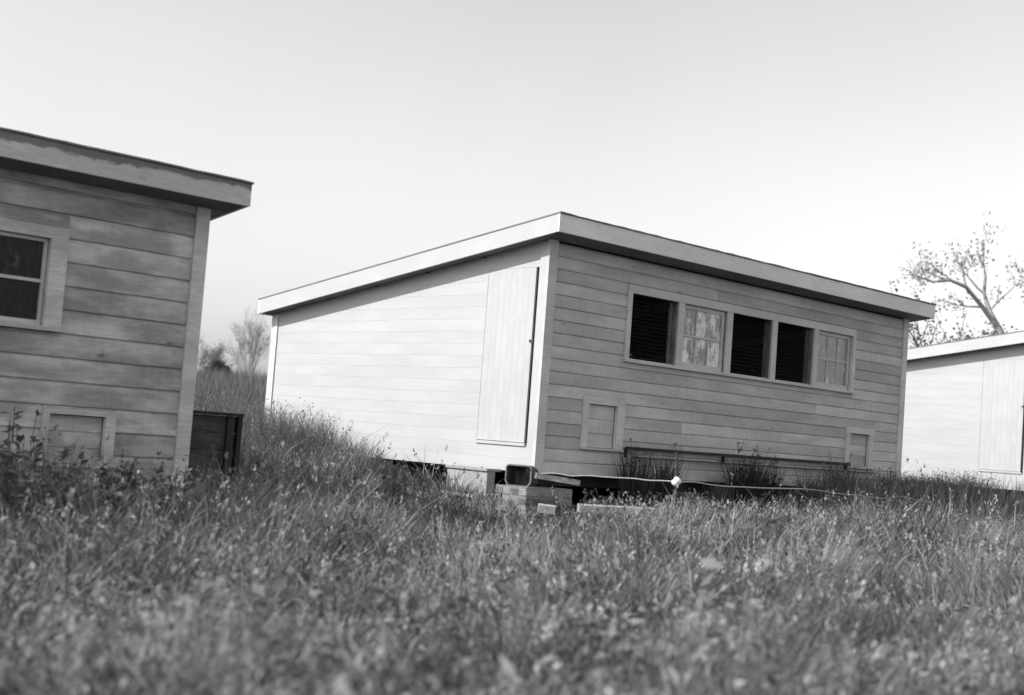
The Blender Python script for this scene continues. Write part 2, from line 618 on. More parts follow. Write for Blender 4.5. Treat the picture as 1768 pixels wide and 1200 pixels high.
    fb = MB().box(cut, XR - XL, 0, t, 0, FH - 0.012).build('fascia_board', fascia, r, (XL, YF + 0.0025, ZT - SL * YF - FH - 0.004))
    MB().box(0, XR - XL, 0, t, 0, FH - 0.016).build('fascia_board', fascia, r, (XL, YB - t, ZT - SL * YB - FH - 0.002))
    for x in (XL, XR - t):
        MB().box(0, t, t + 0.001 + YF, YB - t - 0.001, 0, FH - 0.0125, SL).build('fascia_board', MAT['siding_sun_tone'], r, (x, 0, ZT - FH))  # same paint as the front fascia, darkened so sunlight doesn't clip
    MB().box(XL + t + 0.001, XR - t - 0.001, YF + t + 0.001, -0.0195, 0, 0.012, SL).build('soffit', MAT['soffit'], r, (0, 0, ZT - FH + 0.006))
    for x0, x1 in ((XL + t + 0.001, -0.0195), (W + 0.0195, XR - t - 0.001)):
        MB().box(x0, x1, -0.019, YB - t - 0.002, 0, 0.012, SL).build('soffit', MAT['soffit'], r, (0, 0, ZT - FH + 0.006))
    for k in range(7):           # rafters under the deck
        x = 0.3 + k * (W - 0.6 - 0.045) / 6
        MB().box(x, x + 0.045, 0.11, D - 0.11, 0, 0.13, SL).build('rafter', MAT['inside'], r, (0, 0, ZT - 0.145))

    # --- floor and sill beams
    fl = MB().box(0.03, W - 0.03, 0.105, D - 0.105, 0.0, 0.03).build('floor', MAT['inside'], root)
    for y0, y1 in ((0.22, 0.34), (D / 2 - 0.06, D / 2 + 0.06), (D - 0.16, D - 0.06)):
        MB().box(0.05, W - 0.05, y0, y1, -0.105, -0.001).build('sill_beam', MAT['beam'], fl)

    # --- window strip
    for x0 in (WX0 - cw, WX1):
        MB().box(0, cw, -0.016, 0.0255, 0, WZ1 - WZ0).build('window_casing', trim, root, (x0, 0, WZ0))
    MB().box(0, WX1 - WX0 + 2 * cw, -0.016, 0.0255, 0, 0.088).build('window_casing', trim, root, (WX0 - cw, 0, WZ1 + 0.0005))
    MB().box(0, WX1 - WX0 + 2 * cw + 0.016, -0.045, 0.0255, 0, 0.03).build('window_sill', trim, root, (WX0 - cw - 0.008, 0, WZ0 - 0.0305))
    MB().box(0, WX1 - WX0, 0.0262, 0.13, 0, 0.014).build('window_sill', trim, root, (WX0, 0, WZ0 + 0.0005))
    for k in range(4):
        x = WX0 + BAY * (k + 1) + POST * k
        MB().box(0, POST, 0.0135, 0.07, 0, WZ1 - WZ0 - 0.017).build('window_post', MAT['old_sash'], root, (x, 0, WZ0 + 0.0155))
        MB().box(0, POST - 0.004, -0.012, 0.013, 0, WZ1 - WZ0 - 0.001).build('window_casing', trim, root, (x + 0.002, 0, WZ0 + 0.0005))
    nm = net_mesh(BAY - 0.01, WZ1 - WZ0 - 0.02, 0.05, 0.0014, MAT["wire"])
    for k in range(5):
        x = WX0 + (BAY + POST) * k
        h = WZ1 - WZ0 - 0.018
        z0 = WZ0 + 0.0155
        if k in closed:
            w = BAY - 0.006
            s = MB()
            s.box(0, sr, 0, 0.032, 0, h).box(w - sr, w, 0, 0.032, 0, h)
            s.box(sr + 0.0002, w - sr - 0.0002, 0, 0.032, 0, sr).box(sr + 0.0002, w - sr - 0.0002, 0, 0.032, h - sr, h)
            so = s.build('window_sash', MAT['sash'], root, (x + 0.003, 0.030, z0))
            iw, ih = w - 2 * sr, h - 2 * sr
            MB().box(0, iw, 0, 0.024, 0, 0.024).build('glazing_bar', MAT['sash'], so, (sr, 0.003, sr + ih / 2 - 0.012))
            for q in range(1, nc):
                for zz in (0, 1):
                    MB().box(0, 0.014, 0, 0.02, 0, ih / 2 - 0.0125).build('glazing_bar', MAT['sash'], so, (sr + iw * q / nc - 0.007, 0.006, sr + zz * (ih / 2 + 0.0122)))
            for q in range(nc):
                for zz in (0, 1):
                    MB().box(0, iw / nc - 0.0145, 0, 0.003, 0, ih / 2 - 0.013).build('pane', panes[k], so, (sr + iw * q / nc + 0.0073, 0.016, sr + zz * (ih / 2 + 0.0125)))
        else:
            add('wire_netting', nm, root, (x + 0.005, 0.045, z0 + 0.002))
            # the sash slid back behind the post leaves only its edge in view
            MB().box(0, 0.035, 0, 0.028, 0, h).build('sash_edge', MAT['old_sash'], root, (x + BAY - 0.0355 + 0.012 * (k % 3), 0.075, z0))

    # --- the small hatches
    for (x0, x1, z0, z1) in HATCH:
        MB().box(0, hc[0], -0.018, 0.0255, 0, z1 - z0).build('hatch_casing', trim, root, (x0 - hc[0], 0, z0))
        MB().box(0, hc[1], -0.018, 0.0255, 0, z1 - z0).build('hatch_casing', trim, root, (x1, 0, z0))
        MB().box(0, x1 - x0 + hc[0] + hc[1], -0.018, 0.0255, 0, hc[2]).build('hatch_casing', trim, root, (x0 - hc[0], 0, z1 + 0.0005))
        MB().box(0, x1 - x0 + hc[0] + hc[1], -0.036, 0.0255, 0, 0.022).build('hatch_sill', trim, root, (x0 - hc[0], 0, z0 - 0.0225))
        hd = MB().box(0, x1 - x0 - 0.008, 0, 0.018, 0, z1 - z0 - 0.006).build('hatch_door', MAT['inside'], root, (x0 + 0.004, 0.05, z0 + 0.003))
        n = 3
        hh = (z1 - z0 - 0.006) / n
        for k in range(n):
            MB().box(0, x1 - x0 - 0.008, 0, 0.018, 0, hh - 0.004).build('hatch_board', siding, hd, (0, -0.0185, k * hh))

    # --- plank door in the sunlit side
    y0, y1, z0, z1 = DOOR
    d = MB().box(0.03, 0.05, y0 + 0.005, y1 - 0.005, z0 + 0.01, z1 - 0.01).build('plank_door', MAT['inside'], root)
    n = 8
    pw = (y1 - y0 - 0.0235) / n
    for k in range(n):
        MB().box(0, 0.022, 0, pw - 0.0012, 0, z1 - z0 - 0.005).build('door_plank', MAT['siding_sun_tone'], d, (0.001, y0 + 0.022 + k * pw, z0 + 0.004))
    MB().box(-0.016, 0.02, 0, y1 - y0, 0, 0.03).build('door_sill', MAT['siding_sun_tone'], d, (0, y0, z0 - 0.032))
    MB().box(-0.012, 0.0005, 0, 0.03, 0, 0.010).box(-0.018, -0.0121, 0.0, 0.01, -0.02, 0.02).build('door_latch', MAT['iron'], d, (0, y0 + 0.02, z0 + 1.03))
    return root


def MB_slope(b, x0, x1, y0, y1, z0):
    n = len(b.v)
    for x, y, z in ((x0, y0, z0), (x1, y0, z0), (x1, y1, z0), (x0, y1, z0), (x0, y0, under(y0)), (x1, y0, under(y0)), (x1, y1, under(y1)), (x0, y1, under(y1))):
        b.v.append((x, y, z))
    for q in ((0, 3, 2, 1), (4, 5, 6, 7), (0, 1, 5, 4), (1, 2, 6, 5), (2, 3, 7, 6), (3, 0, 4, 7)):
        b.f.append(tuple(n + i for i in q))


shed = make_shed(0.130, 0.020, 0.015, MAT['siding'], MAT['trim'], MAT['fascia'], (1, 4), {1: MAT['pane_white'], 4: MAT['pane_half']})
tag(shed, 'grey shed showing a five-bay window strip, two small hatches and a plank door', 'shed', 'sheds standing in a row')

shed_r = copy_tree(shed)
shed_r.location = (11.15, 0, 0.10)
tag(shed_r, 'white shed below the leaning tree, only its sunlit side and roof edge showing', 'shed', 'sheds standing in a row')

shed_l = make_shed(0.177, 0.028, 0.021, MAT['siding_old'], MAT['trim_old'], MAT['fascia_old'], (0, 1, 2, 3, 4), {k: MAT['pane_dark'] for k in range(5)}, offset=-0.01,
                   WZ1=1.935, dx=0.075, cw=0.135, HATCH=[(0.735, 1.19, 0.29, 0.655), (5.935, 6.385, 0.29, 0.655)], hc=(0.055, 0.085, 0.045), nc=2, sr=0.026)
shed_l.location = (-11.07, 0, -0.37)
tag(shed_l, 'weathered shed with wide blotchy siding boards and a stained fascia beside the dark crate', 'shed', 'sheds standing in a row')


# ------------------------------------------------------------------ piers
def brick_pier(x0, y0, nx, ny, ztop, label, depth=0.32):
    L, B, H = 0.215, 0.102, 0.066
    root = bpy.data.objects.new('brick_pier', None)
    col.objects.link(root)
    zb = float(gz(x0 + 0.2, y0 + 0.15)) - 0.08
    root.location = (x0, y0, zb)
    w, d = nx * (L + 0.01) - 0.01, ny * (B + 0.01) - 0.01
    hgt = ztop - zb
    MB().box(0.006, w - 0.006, 0.006, d - 0.006, 0, hgt - 0.004).build('mortar_core', MAT['mortar'], root)
    me = BRICK
    n = int(hgt / (H + 0.010))
    step = hgt / n
    for c in range(n):
        z = c * step
        for i in range(nx):
            for j in range(ny):
                if 0 < i < nx - 1 and 0 < j < ny - 1:
                    continue
                add('brick', me, root, (i * (L + 0.01) + random.uniform(-0.004, 0.004), j * (B + 0.01) + random.uniform(-0.004, 0.004), z), random.uniform(-0.015, 0.015))
    tag(root, label, 'pier', 'brick piers under the sheds')


def brick_mesh():
    import bmesh
    bm = bmesh.new()
    bmesh.ops.create_cube(bm, size=1.0)
    for v in bm.verts:
        v.co = Vector(((v.co.x + 0.5) * 0.215, (v.co.y + 0.5) * 0.102, (v.co.z + 0.5) * 0.066))
    bmesh.ops.bevel(bm, geom=bm.edges[:], offset=0.005, segments=1, affect='EDGES')
    me = bpy.data.meshes.new('brick')
    bm.to_mesh(me); bm.free()
    me.materials.append(MAT['brick'])
    return me


BRICK = brick_mesh()
brick_pier(-0.31, -0.22, 3, 4, -0.109, 'brick pier sticking out at the shed corner below the open tin')
brick_pier(2.32, 0.02, 2, 3, -0.106, 'brick pier behind the grass under the window strip, beside the stake')
brick_pier(4.60, 0.02, 2, 3, -0.106, 'brick pier behind the grass between stake and far hatch')
brick_pier(6.60, 0.02, 2, 3, -0.106, 'brick pier in the weeds under the far hatch')
brick_pier(0.05, 4.32, 2, 3, -0.106, 'brick pier in the tall grass at the low back of the shed')
brick_pier(6.60, 4.32, 2, 3, -0.106, 'brick pier at the hidden back corner of the shed')
brick_pier(11.17, 0.02, 2, 3, -0.006, 'brick pier under the white shed below the leaning tree')
brick_pier(11.17, 2.2, 2, 3, -0.006, 'brick pier halfway along the white shed below the leaning tree')
brick_pier(11.17, 4.32, 2, 3, -0.006, 'brick pier at the low back of the white shed')
brick_pier(-4.52, 0.02, 2, 3, -0.476, 'brick pier in the weeds under the weathered shed')
brick_pier(-10.9, 0.02, 2, 3, -0.476, 'brick pier at the far end of the weathered shed')
brick_pier(-4.52, 4.32, 2, 3, -0.476, 'brick pier at the back of the weathered shed near the crate')


# ------------------------------------------------------------------ small things around the main shed
def tin_box():
    root = bpy.data.objects.new('open_tin', None)
    col.objects.link(root)
    w, h, d, r, t = 0.25, 0.20, 0.26, 0.045, 0.008

    def ring(inset, y):
        pts = []
        rr = max(r - inset, 0.01)
        for cx, cz, a0 in ((w / 2 - r, h - r, 0), (-w / 2 + r, h - r, 90), (-w / 2 + r, r, 180), (w / 2 - r, r, 270)):
            for k in range(5):
                a = math.radians(a0 + k * 22.5)
                wob = 0.005 * math.sin(3 * a + y * 9)
                pts.append((cx + (rr + wob) * math.cos(a), y, cz + (rr + wob) * math.sin(a)))
        return pts
    rings = [ring(0, d), ring(0, 0), ring(t, 0), ring(t, d - 0.012)]
    n = len(rings[0])
    v = [p for q in rings for p in q]
    f = []
    for a in range(3):
        for k in range(n):
            f.append((a * n + k, (a + 1) * n + k, (a + 1) * n + (k + 1) % n, a * n + (k + 1) % n))
    f.append(tuple(range(n))); f.append(tuple(range(3 * n, 4 * n)))
    b = MB(); b.v, b.f = v, f
    b.build('tin_body', MAT['tin'], root, smooth=False)
    rim = MB()
    rp = ring(-0.004, -0.004)
    rim.tube(rp + rp[:2], 0.009, 5, False)
    rim.build('rolled_rim', MAT['tin_rim'], root)
    root.location = (-0.235, -0.02, -0.106)
    root.rotation_euler = (0, 0, math.radians(-62))
    tag(root, 'rusty rectangular tin lying on the corner brick pier with its open end out', 'tin')


MAT['tin_rim'] = mat_plain('worn_tin_rim', 0.22, 0.5)
tin_box()

# doorstep: a pale box step with a loose plank before it
st = bpy.data.objects.new('door_step', None); col.objects.link(st)
gz0 = float(gz(-0.2, 0.75))
st.location = (-0.13, 0.72, gz0 - 0.03)
hs = 0.03 - (gz0 - 0.03)
MB().box(-0.11, 0.0, -0.30, 0.30, 0, hs - 0.026).build('riser', MAT['step'], st)
MB().box(-0.13, 0.07, -0.31, 0.31, hs - 0.025, hs).build('tread', MAT['step'], st)
tag(st, 'white painted box step under the plank door', 'step')

pl = MB().box(0, 0.15, -0.55, 0.52, 0, 0.03).build('loose_plank', MAT['pale_wood'], None, (-0.52, 0.85, float(gz(-0.45, 0.85)) + 0.13))
pl.rotation_euler = (0.02, 0.06, 0.04)
tag(pl, 'weathered pale plank lying in the grass before the white box step', 'plank', 'loose planks')

pl = MB().box(0, 0.66, 0, 0.035, 0, 0.055).build('loose_plank', MAT['pale_wood'], None, (-0.14, -0.17, -0.04))
pl.rotation_euler = (0, 0.085, 0.02)
pl.location.z = -0.02
tag(pl, 'pale board end resting on edge on the corner brick pier', 'plank', 'loose planks')

for (x, y, dz, L, rz, ry, lab) in ((-0.55, -0.62, 0.10, 0.16, -0.75, 0.05, 'short white block in the grass before the corner brick pier'),
                                   (-0.10, -0.72, 0.10, 0.78, -0.62, -0.01, 'white painted board lying in the grass before the corner brick pier')):
    o = MB().box(0, L, -0.06, 0.06, 0, 0.07).build('white_board', MAT['step'], None, (x, y, float(gz(x, y)) + dz))
    o.rotation_euler = (0.1, ry, rz)
    tag(o, lab, 'board', 'white boards on the ground')

# rail along the front between the two hatches
rl = bpy.data.objects.new('wall_rail', None); col.objects.link(rl)
rl.location = (1.33, 0, 0.0)
MB().box(0, 4.42, -0.075, -0.040, 0.320, 0.356).build('rail', MAT['dark_rim'], rl)
MB().box(0.1, 5.1, -0.062, -0.040, 0.238, 0.253).build('rail', MAT['dark_wood'], rl)  # thin dark strip standing in for the shadow line below the rail
for x in (0.02, 1.75, 4.38):
    MB().box(x, x + 0.012, -0.0395, -0.0005, 0.24, 0.345).build('bracket', MAT['dark_rim'], rl)
tag(rl, 'dark rail, with a thin strip for its shadow line, running along the shed front between the two small hatches', 'rail')

# fence stake with a white insulator and the sagging line
sx, sy = 0.50, -1.40
sz = float(gz(sx, sy))
stk = bpy.data.objects.new('fence_stake', None); col.objects.link(stk)
stk.location = (sx, sy, sz)
MB().tube([(0.02, 0, -0.15), (0.012, 0.0, 0.3), (-0.014, 0.0, 0.335 - sz)], [0.013, 0.012, 0.012], 6).build('rod', MAT['iron'], stk)
b = MB()
prof = [(0.006, -0.045), (0.03, -0.042), (0.042, -0.022), (0.036, -0.004), (0.043, 0.016), (0.034, 0.038), (0.006, 0.045)]
n = 14
for r_, zz in prof:
    for k in range(n):
        a = 2 * math.pi * k / n
        b.v.append((r_ * math.cos(a), r_ * math.sin(a), zz))
for i in range(len(prof) - 1):
    for k in range(n):
        b.f.append((i * n + k, i * n + (k + 1) % n, (i + 1) * n + (k + 1) % n, (i + 1) * n + k))
b.f.append(tuple(reversed(range(n)))); b.f.append(tuple(range((len(prof) - 1) * n, len(prof) * n)))
ins = b.build('insulator', MAT['porcelain'], stk, (-0.032, -0.03, 0.058 - sz), smooth=True)
ins.rotation_euler = (0.5, 0.5, 0)
tag(stk, 'thin iron fence stake carrying a round white insulator before the shed', 'stake')

anchors = np.array([(-0.15, -0.24, 0.03), (0.10, -0.62, 0.045), (0.32, -1.05, 0.055), (0.46, -1.44, 0.058), (1.28, -1.42, 0.035), (1.95, -1.40, 0.038), (2.80, -1.38, 0.042),
        (3.55, -1.36, 0.005), (4.32, -1.35, -0.02), (4.80, -1.35, 0.0), (5.35, -1.35, -0.035), (5.75, -1.34, -0.075), (6.40, -1.33, -0.075), (7.6, -1.3, -0.10), (9.5, -1.3, -0.08)])
ct = np.linspace(0, len(anchors) - 1, 43)
ctrl = np.stack([np.interp(ct, np.arange(len(anchors)), anchors[:, k]) for k in range(3)], 1)
wob = np.random.default_rng(3)
ctrl[1:-1, 2] += wob.normal(0, 0.0035, len(ctrl) - 2)
ctrl[1:-1, 1] += wob.normal(0, 0.008, len(ctrl) - 2)
ctrl[9] = (0.46, -1.44, 0.058)
cv = bpy.data.curves.new('fence_line', 'CURVE')
cv.dimensions = '3D'; cv.bevel_depth = 0.0065; cv.bevel_resolution = 2; cv.resolution_u = 6
sp = cv.splines.new('BEZIER'); sp.bezier_points.add(len(ctrl) - 1)
for p, c in zip(sp.bezier_points, ctrl):
    p.co = c; p.handle_left_type = p.handle_right_type = 'AUTO'
cv.materials.append(MAT['cord'])
tmp = bpy.data.objects.new('tmp', cv); col.objects.link(tmp)
me = bpy.data.meshes.new_from_object(tmp.evaluated_get(bpy.context.evaluated_depsgraph_get()))
bpy.data.objects.remove(tmp)
ln = add('fence_line', me)
tag(ln, 'pale sagging cord strung through the white insulator across the grass', 'cord')

# far stake that holds the other end
fx, fy = 9.5, -1.33
fz = float(gz(fx, fy))
fs = bpy.data.objects.new('fence_stake', None); col.objects.link(fs); fs.location = (fx, fy, fz)
MB().tube([(0, 0, -0.15), (0, 0, 0.5)], 0.013, 6).build('rod', MAT['iron'], fs)
MB().tube([(0, 0.03, -0.03 - 0.08 - fz), (0, 0.03, 0.03 - 0.08 - fz)], 0.02, 8).build('insulator', MAT['porcelain'], fs)
tag(fs, 'thin iron fence stake at the end of the cord before the white shed', 'stake')

# log under the corner of the white shed
lg = bpy.data.objects.new('timber_log', None); col.objects.link(lg)
lg.location = (10.75, -0.35, -0.03)
MB().tube([(0, 0, 0), (0.5, -0.02, 0.0), (1.3, 0.0, 0)], [0.10, 0.105, 0.10], 12).build('log_body', MAT['pale_wood'], lg, smooth=False)
for x in (0.15, 1.05):
    MB().box(x, x + 0.2, -0.15, 0.15, float(gz(11, -0.35)) + 0.03 - 0.03, -0.1).build('support_block', MAT['beam'], lg)
tag(lg, 'pale log on blocks at the front corner of the white shed', 'log')

# dark crate behind the corner of the weathered shed
cr = bpy.data.objects.new('dark_crate', None); col.objects.link(cr)
cx, cy = -3.36, 1.02
cz = float(gz(-3.0, 1.2))
cr.location = (cx, cy, cz)
top = 0.395 - cz
nb = 6
bh = (top - 0.03) / nb
for k in range(nb):
    MB().box(0, 0.50, 0, 0.02, 0, bh - 0.004).build('front_slat', MAT['dark_wood'], cr, (0.005, 0.012, k * bh))
    MB().box(0, 0.02, 0, 0.55, 0, bh - 0.004).build('side_slat', MAT['dark_wood'], cr, (0.543, 0.02, k * bh))
    MB().box(0, 0.02, 0, 0.55, 0, bh - 0.004).build('side_slat', MAT['dark_wood'], cr, (-0.018, 0.02, k * bh))
    MB().box(0, 0.50, 0, 0.02, 0, bh - 0.004).build('back_slat', MAT['dark_wood'], cr, (0.005, 0.56, k * bh))
for x in (-0.02, 0.41):
    MB().box(0, 0.045, -0.018, 0.0115, 0, top - 0.03).build('corner_stile', MAT['dark_rim'], cr, (x, 0, 0))
MB().box(0, 0.045, -0.018, 0.0115, 0, top - 0.03).build('corner_stile', MAT['dark_rim'], cr, (0.52, 0, 0))
MB().box(-0.03, 0.575, -0.03, 0.60, 0, 0.026).build('lid', MAT['dark_rim'], cr, (0, 0, top - 0.029))
tag(cr, 'dark slatted wooden crate with a thin rim behind the weathered shed corner', 'crate')


# ------------------------------------------------------------------ trees
def limb(b, p, d, L, r, level, rng, tips, gravity=0.0, spread=0.6, kids=(3, 4), minr=0.004, sides=6):
    pts, rad = [Vector(p)], [r]
    d = Vector(d).normalized()
    n = 4
    for k in range(n):
        d = (d + Vector((rng.uniform(-1, 1), rng.uniform(-1, 1), rng.uniform(-1, 1) + gravity)) * 0.16).normalized()
        pts.append(pts[-1] + d * L / n)
        rad.append(max(minr, r * (1 - 0.62 * (k + 1) / n)))
    b.tube(pts, rad, sides if r > 0.03 else 4, False)
    if level == 0:
        tips += [(pts[k], d) for k in range(1, n + 1)]
        return
    for q in range(rng.randint(*kids)):
        k = rng.randint(1, n)
        ax = Vector((rng.uniform(-1, 1), rng.uniform(-1, 1), rng.uniform(-0.4, 0.9)))
        dd = (d + ax.normalized() * spread * rng.uniform(0.7, 1.3)).normalized()
        limb(b, pts[k], dd, L * rng.uniform(0.5, 0.75), max(minr, rad[k] * 0.7), level - 1, rng, tips, gravity, spread, kids, minr, sides)
    tips.append((pts[-1], d))


def leaf_cards(points, size, per, jitter, rng, tone=(0.05, 0.12), mat='tree_leaf', name='crown'):
    n = len(points) * per
    P = np.repeat(np.array([list(p) for p, _ in points]), per, axis=0) + rng.normal(0, jitter, (n, 3))
    a = rng.normal(size=(n, 3)); a /= np.linalg.norm(a, axis=1)[:, None]
    c = rng.normal(size=(n, 3)); c = np.cross(a, c); c /= np.linalg.norm(c, axis=1)[:, None]
    s = size * rng.uniform(0.55, 1.3, n)[:, None]
    nrm = np.cross(a, c)
    v = np.stack([P - a * s * 0.5, P + c * s * 0.28 + nrm * s * 0.08, P + a * s * 0.5, P - c * s * 0.28 + nrm * s * 0.08], 1).reshape(-1, 3)
    k = np.arange(n)[:, None] * 4
    tris = np.concatenate([k + np.array([0, 1, 2]), k + np.array([0, 2, 3])])
    tn = np.repeat(rng.uniform(tone[0], tone[1], n), 4)
    return np_mesh(name, v, tris, tn, MAT[mat])


def tree(base, trunk_pts, trunk_r, limbs, label, leaf, bark, seed, name='bare_tree', cat='tree', level=2, group=None, minr=0.006, kids=(3, 4), spread=0.6, gravity=0.1):
    rng = random.Random(seed); nr = np.random.default_rng(seed)
    root = bpy.data.objects.new(name, None); col.objects.link(root)
    root.location = base
    b = MB(); tips = []
    for pts, rad in zip(trunk_pts, trunk_r):
        b.tube(pts, rad, 8, False)
    for p, d, L, r in limbs:
        limb(b, p, d, L, r, level, rng, tips, gravity, spread, kids, minr)
    b.build('trunk', bark, root, smooth=True)
    size, per, jit, tone, frac = leaf
    tips = [t for t in tips if rng.random() < frac]
    add('crown', leaf_cards(tips, size, per, jit, nr, tone), root)
    tag(root, label, cat, group)
    return root


# leaning tree behind the white shed
bx, by = 26.6, 7.83
bz = float(gz(bx, by)) - 0.1
def rel(px, py, pz): return (px - bx, py - by, pz - bz)
R = Vector((0.709, -0.702, 0.0)).normalized()           # across the view, in plan
def across(a, up, f=0.0):                                # a metres to the side, up metres above the ground here, f metres deeper
    return (R.x * a + 0.70 * f, R.y * a + 0.71 * f, up)
H0 = 3.9 - bz
trunk = [across(1.7, 0), across(1.25, 1.4), across(0.55, H0 - 0.75), across(0.0, H0 - 0.05), across(-0.35, H0 + 0.55)]
fork1 = [across(-0.35, H0 + 0.55), across(-0.52, H0 + 1.0, 0.2), across(-0.66, H0 + 1.5, 0.3), across(-0.68, H0 + 2.0, 0.2)]
fork2 = [across(-0.35, H0 + 0.55), across(-0.85, H0 + 1.05, -0.2), across(-1.4, H0 + 1.55, -0.4), across(-1.9, H0 + 1.68, -0.6), across(-2.4, H0 + 1.6, -0.6)]
fork3 = [across(0.55, H0 - 0.75), across(0.9, H0 + 0.4, 0.5), across(1.1, H0 + 1.2, 0.6), across(1.5, H0 + 1.8, 0.6)]
limbs = [(fork1[3], (-0.1, 0.1, 1), 0.9, 0.035), (fork1[2], Vector(across(-0.8, 0.7)), 0.9, 0.035), (fork1[1], Vector(across(0.6, 0.8)), 1.0, 0.035),
         (fork2[4], Vector(across(-1, 0.15)), 0.65, 0.026), (fork2[3], Vector(across(-0.8, 0.6)), 0.75, 0.026), (fork2[3], Vector(across(-0.6, 0.3, 0.5)), 0.7, 0.026), (fork2[2], Vector(across(-0.2, 1.0)), 0.8, 0.03), (fork2[1], Vector(across(-1.0, 0.1)), 0.9, 0.028),
         (fork3[3], (0, 0, 1), 1.1, 0.04), (fork3[2], Vector(across(0.8, 0.6)), 1.1, 0.04), (fork3[2], Vector(across(-0.5, 0.8)), 0.9, 0.035)]
tree((bx, by, bz), [trunk, fork1, fork2, fork3], [[0.17, 0.16, 0.145, 0.13, 0.115], [0.1, 0.075, 0.055, 0.04], [0.085, 0.065, 0.055, 0.042, 0.03], [0.1, 0.08, 0.06, 0.045]], limbs,
     'leaning tree with forked limbs and sparse leaf clusters behind the white shed', (0.11, 8, 0.18, (0.28, 0.45), 0.85), MAT['bark_hazed'], 21, 'leaning_tree', level=1, kids=(3, 4), minr=0.008, spread=0.7)  # leaf and bark tones paled in place of haze

# leafy tree whose crown shows over the white shed's roof
tx, ty = 20.9, 7.0
tz = float(gz(tx, ty)) - 0.1
h0 = 3.6 - tz
tk = [(0, 0, 0), (0.03, 0.02, h0 * 0.35), (-0.03, 0.05, h0 * 0.7)]
lim = []
rr = random.Random(4)
for k in range(16):
    a = -2.0 + k * 0.25
    lim.append(((-0.03, 0.05, h0 * (0.5 + 0.03 * k % 0.25)), Vector(across(math.sin(a) * 1.1 - 0.25, 0.75 + 0.2 * math.cos(a), rr.uniform(-0.5, 0.5))), rr.uniform(1.2, 1.75), 0.035))
tree((tx, ty, tz), [tk], [[0.11, 0.09, 0.07]], lim, 'low leafy tree whose crown peeps over the white shed roof', (0.11, 7, 0.15, (0.10, 0.20), 0.95), MAT['bark'], 33, 'leafy_tree', level=1, kids=(3, 5), minr=0.006, spread=0.75)


def stem_tree(base, h, w, nst, seed, label, leaf, name, bark, minr):
    rng = random.Random(seed)
    trunks, rads, limbs = [], [], []
    for k in range(nst):
        a = rng.uniform(-1, 1); f = rng.uniform(-0.5, 0.5)
        tip = Vector(across(a * w * 0.42, h * rng.uniform(0.6, 0.85) * (1 - 0.25 * a * a), f * w * 0.5))
        mid = Vector((tip.x * 0.35, tip.y * 0.35, tip.z * 0.5))
        trunks.append([(rng.uniform(-0.2, 0.2), rng.uniform(-0.2, 0.2), -0.3), tuple(mid), tuple(tip)])
        r0 = h * rng.uniform(0.0045, 0.008)
        rads.append([r0, r0 * 0.75, r0 * 0.45])
        for q in range(6):
            s = rng.uniform(0.5, 1.0)
            p = mid.lerp(tip, max(0, (s - 0.5) * 2))
            limbs.append((p, (tip - mid).normalized() + Vector(across(a * 0.5 + rng.uniform(-0.5, 0.5), 0.4, rng.uniform(-0.4, 0.4))), h * rng.uniform(0.13, 0.24), r0 * 0.35))
    tree(base, trunks, rads, limbs, label, leaf, bark, seed, name, level=1, minr=minr, kids=(3, 5), spread=0.6, group='trees on the far rise')


def on(x, y, dz=-0.1): return (x, y, float(gz(x, y)) + dz)
stem_tree(on(52.3, 83.8), 6.6, 4.0, 17, 3, 'tall many-stemmed tree with a thin rounded crown on the far rise', (0.10, 2, 0.16, (0.16, 0.28), 0.7), 'thin_tree', MAT['bark_hazed'], 0.007)
stem_tree(on(38.6, 68.9), 3.2, 3.2, 14, 8, 'small spreading thin tree on the far rise, showing past the weathered shed corner', (0.12, 2, 0.15, (0.14, 0.25), 0.75), 'thin_tree', MAT['bark_hazed'], 0.008)
stem_tree(on(31.4, 55.3), 1.55, 0.75, 7, 12, 'small dark dense bush on the far rise below the thin trees', (0.13, 14, 0.12, (0.025, 0.05), 1.0), 'dark_bush', MAT['bark_dark'], 0.006)

# ------------------------------------------------------------------ vegetation
BOX = [(-0.05, W + 0.05, 0.03, D + 0.05), (11.1, 18.4, 0.03, D + 0.05), (-11.15, -3.9, 0.03, D + 0.05), (-3.45, -2.75, 0.98, 1.65)]
HEAD = math.atan2(c_f.x, c_f.y)


def scatter(n, r0, r1, half=0.60, power=1.0, rng=RNG):
    u = rng.random(n)
    r = (r0 ** power + u * (r1 ** power - r0 ** power)) ** (1 / power)
    a = HEAD + rng.uniform(-half, half, n)
    x = CAM.x + r * np.sin(a); y = CAM.y + r * np.cos(a)
    ok = np.ones(n, bool)
    for x0, x1, y0, y1 in BOX:
        ok &= ~((x > x0) & (x < x1) & (y > y0) & (y < y1))
    return x[ok], y[ok], r[ok]


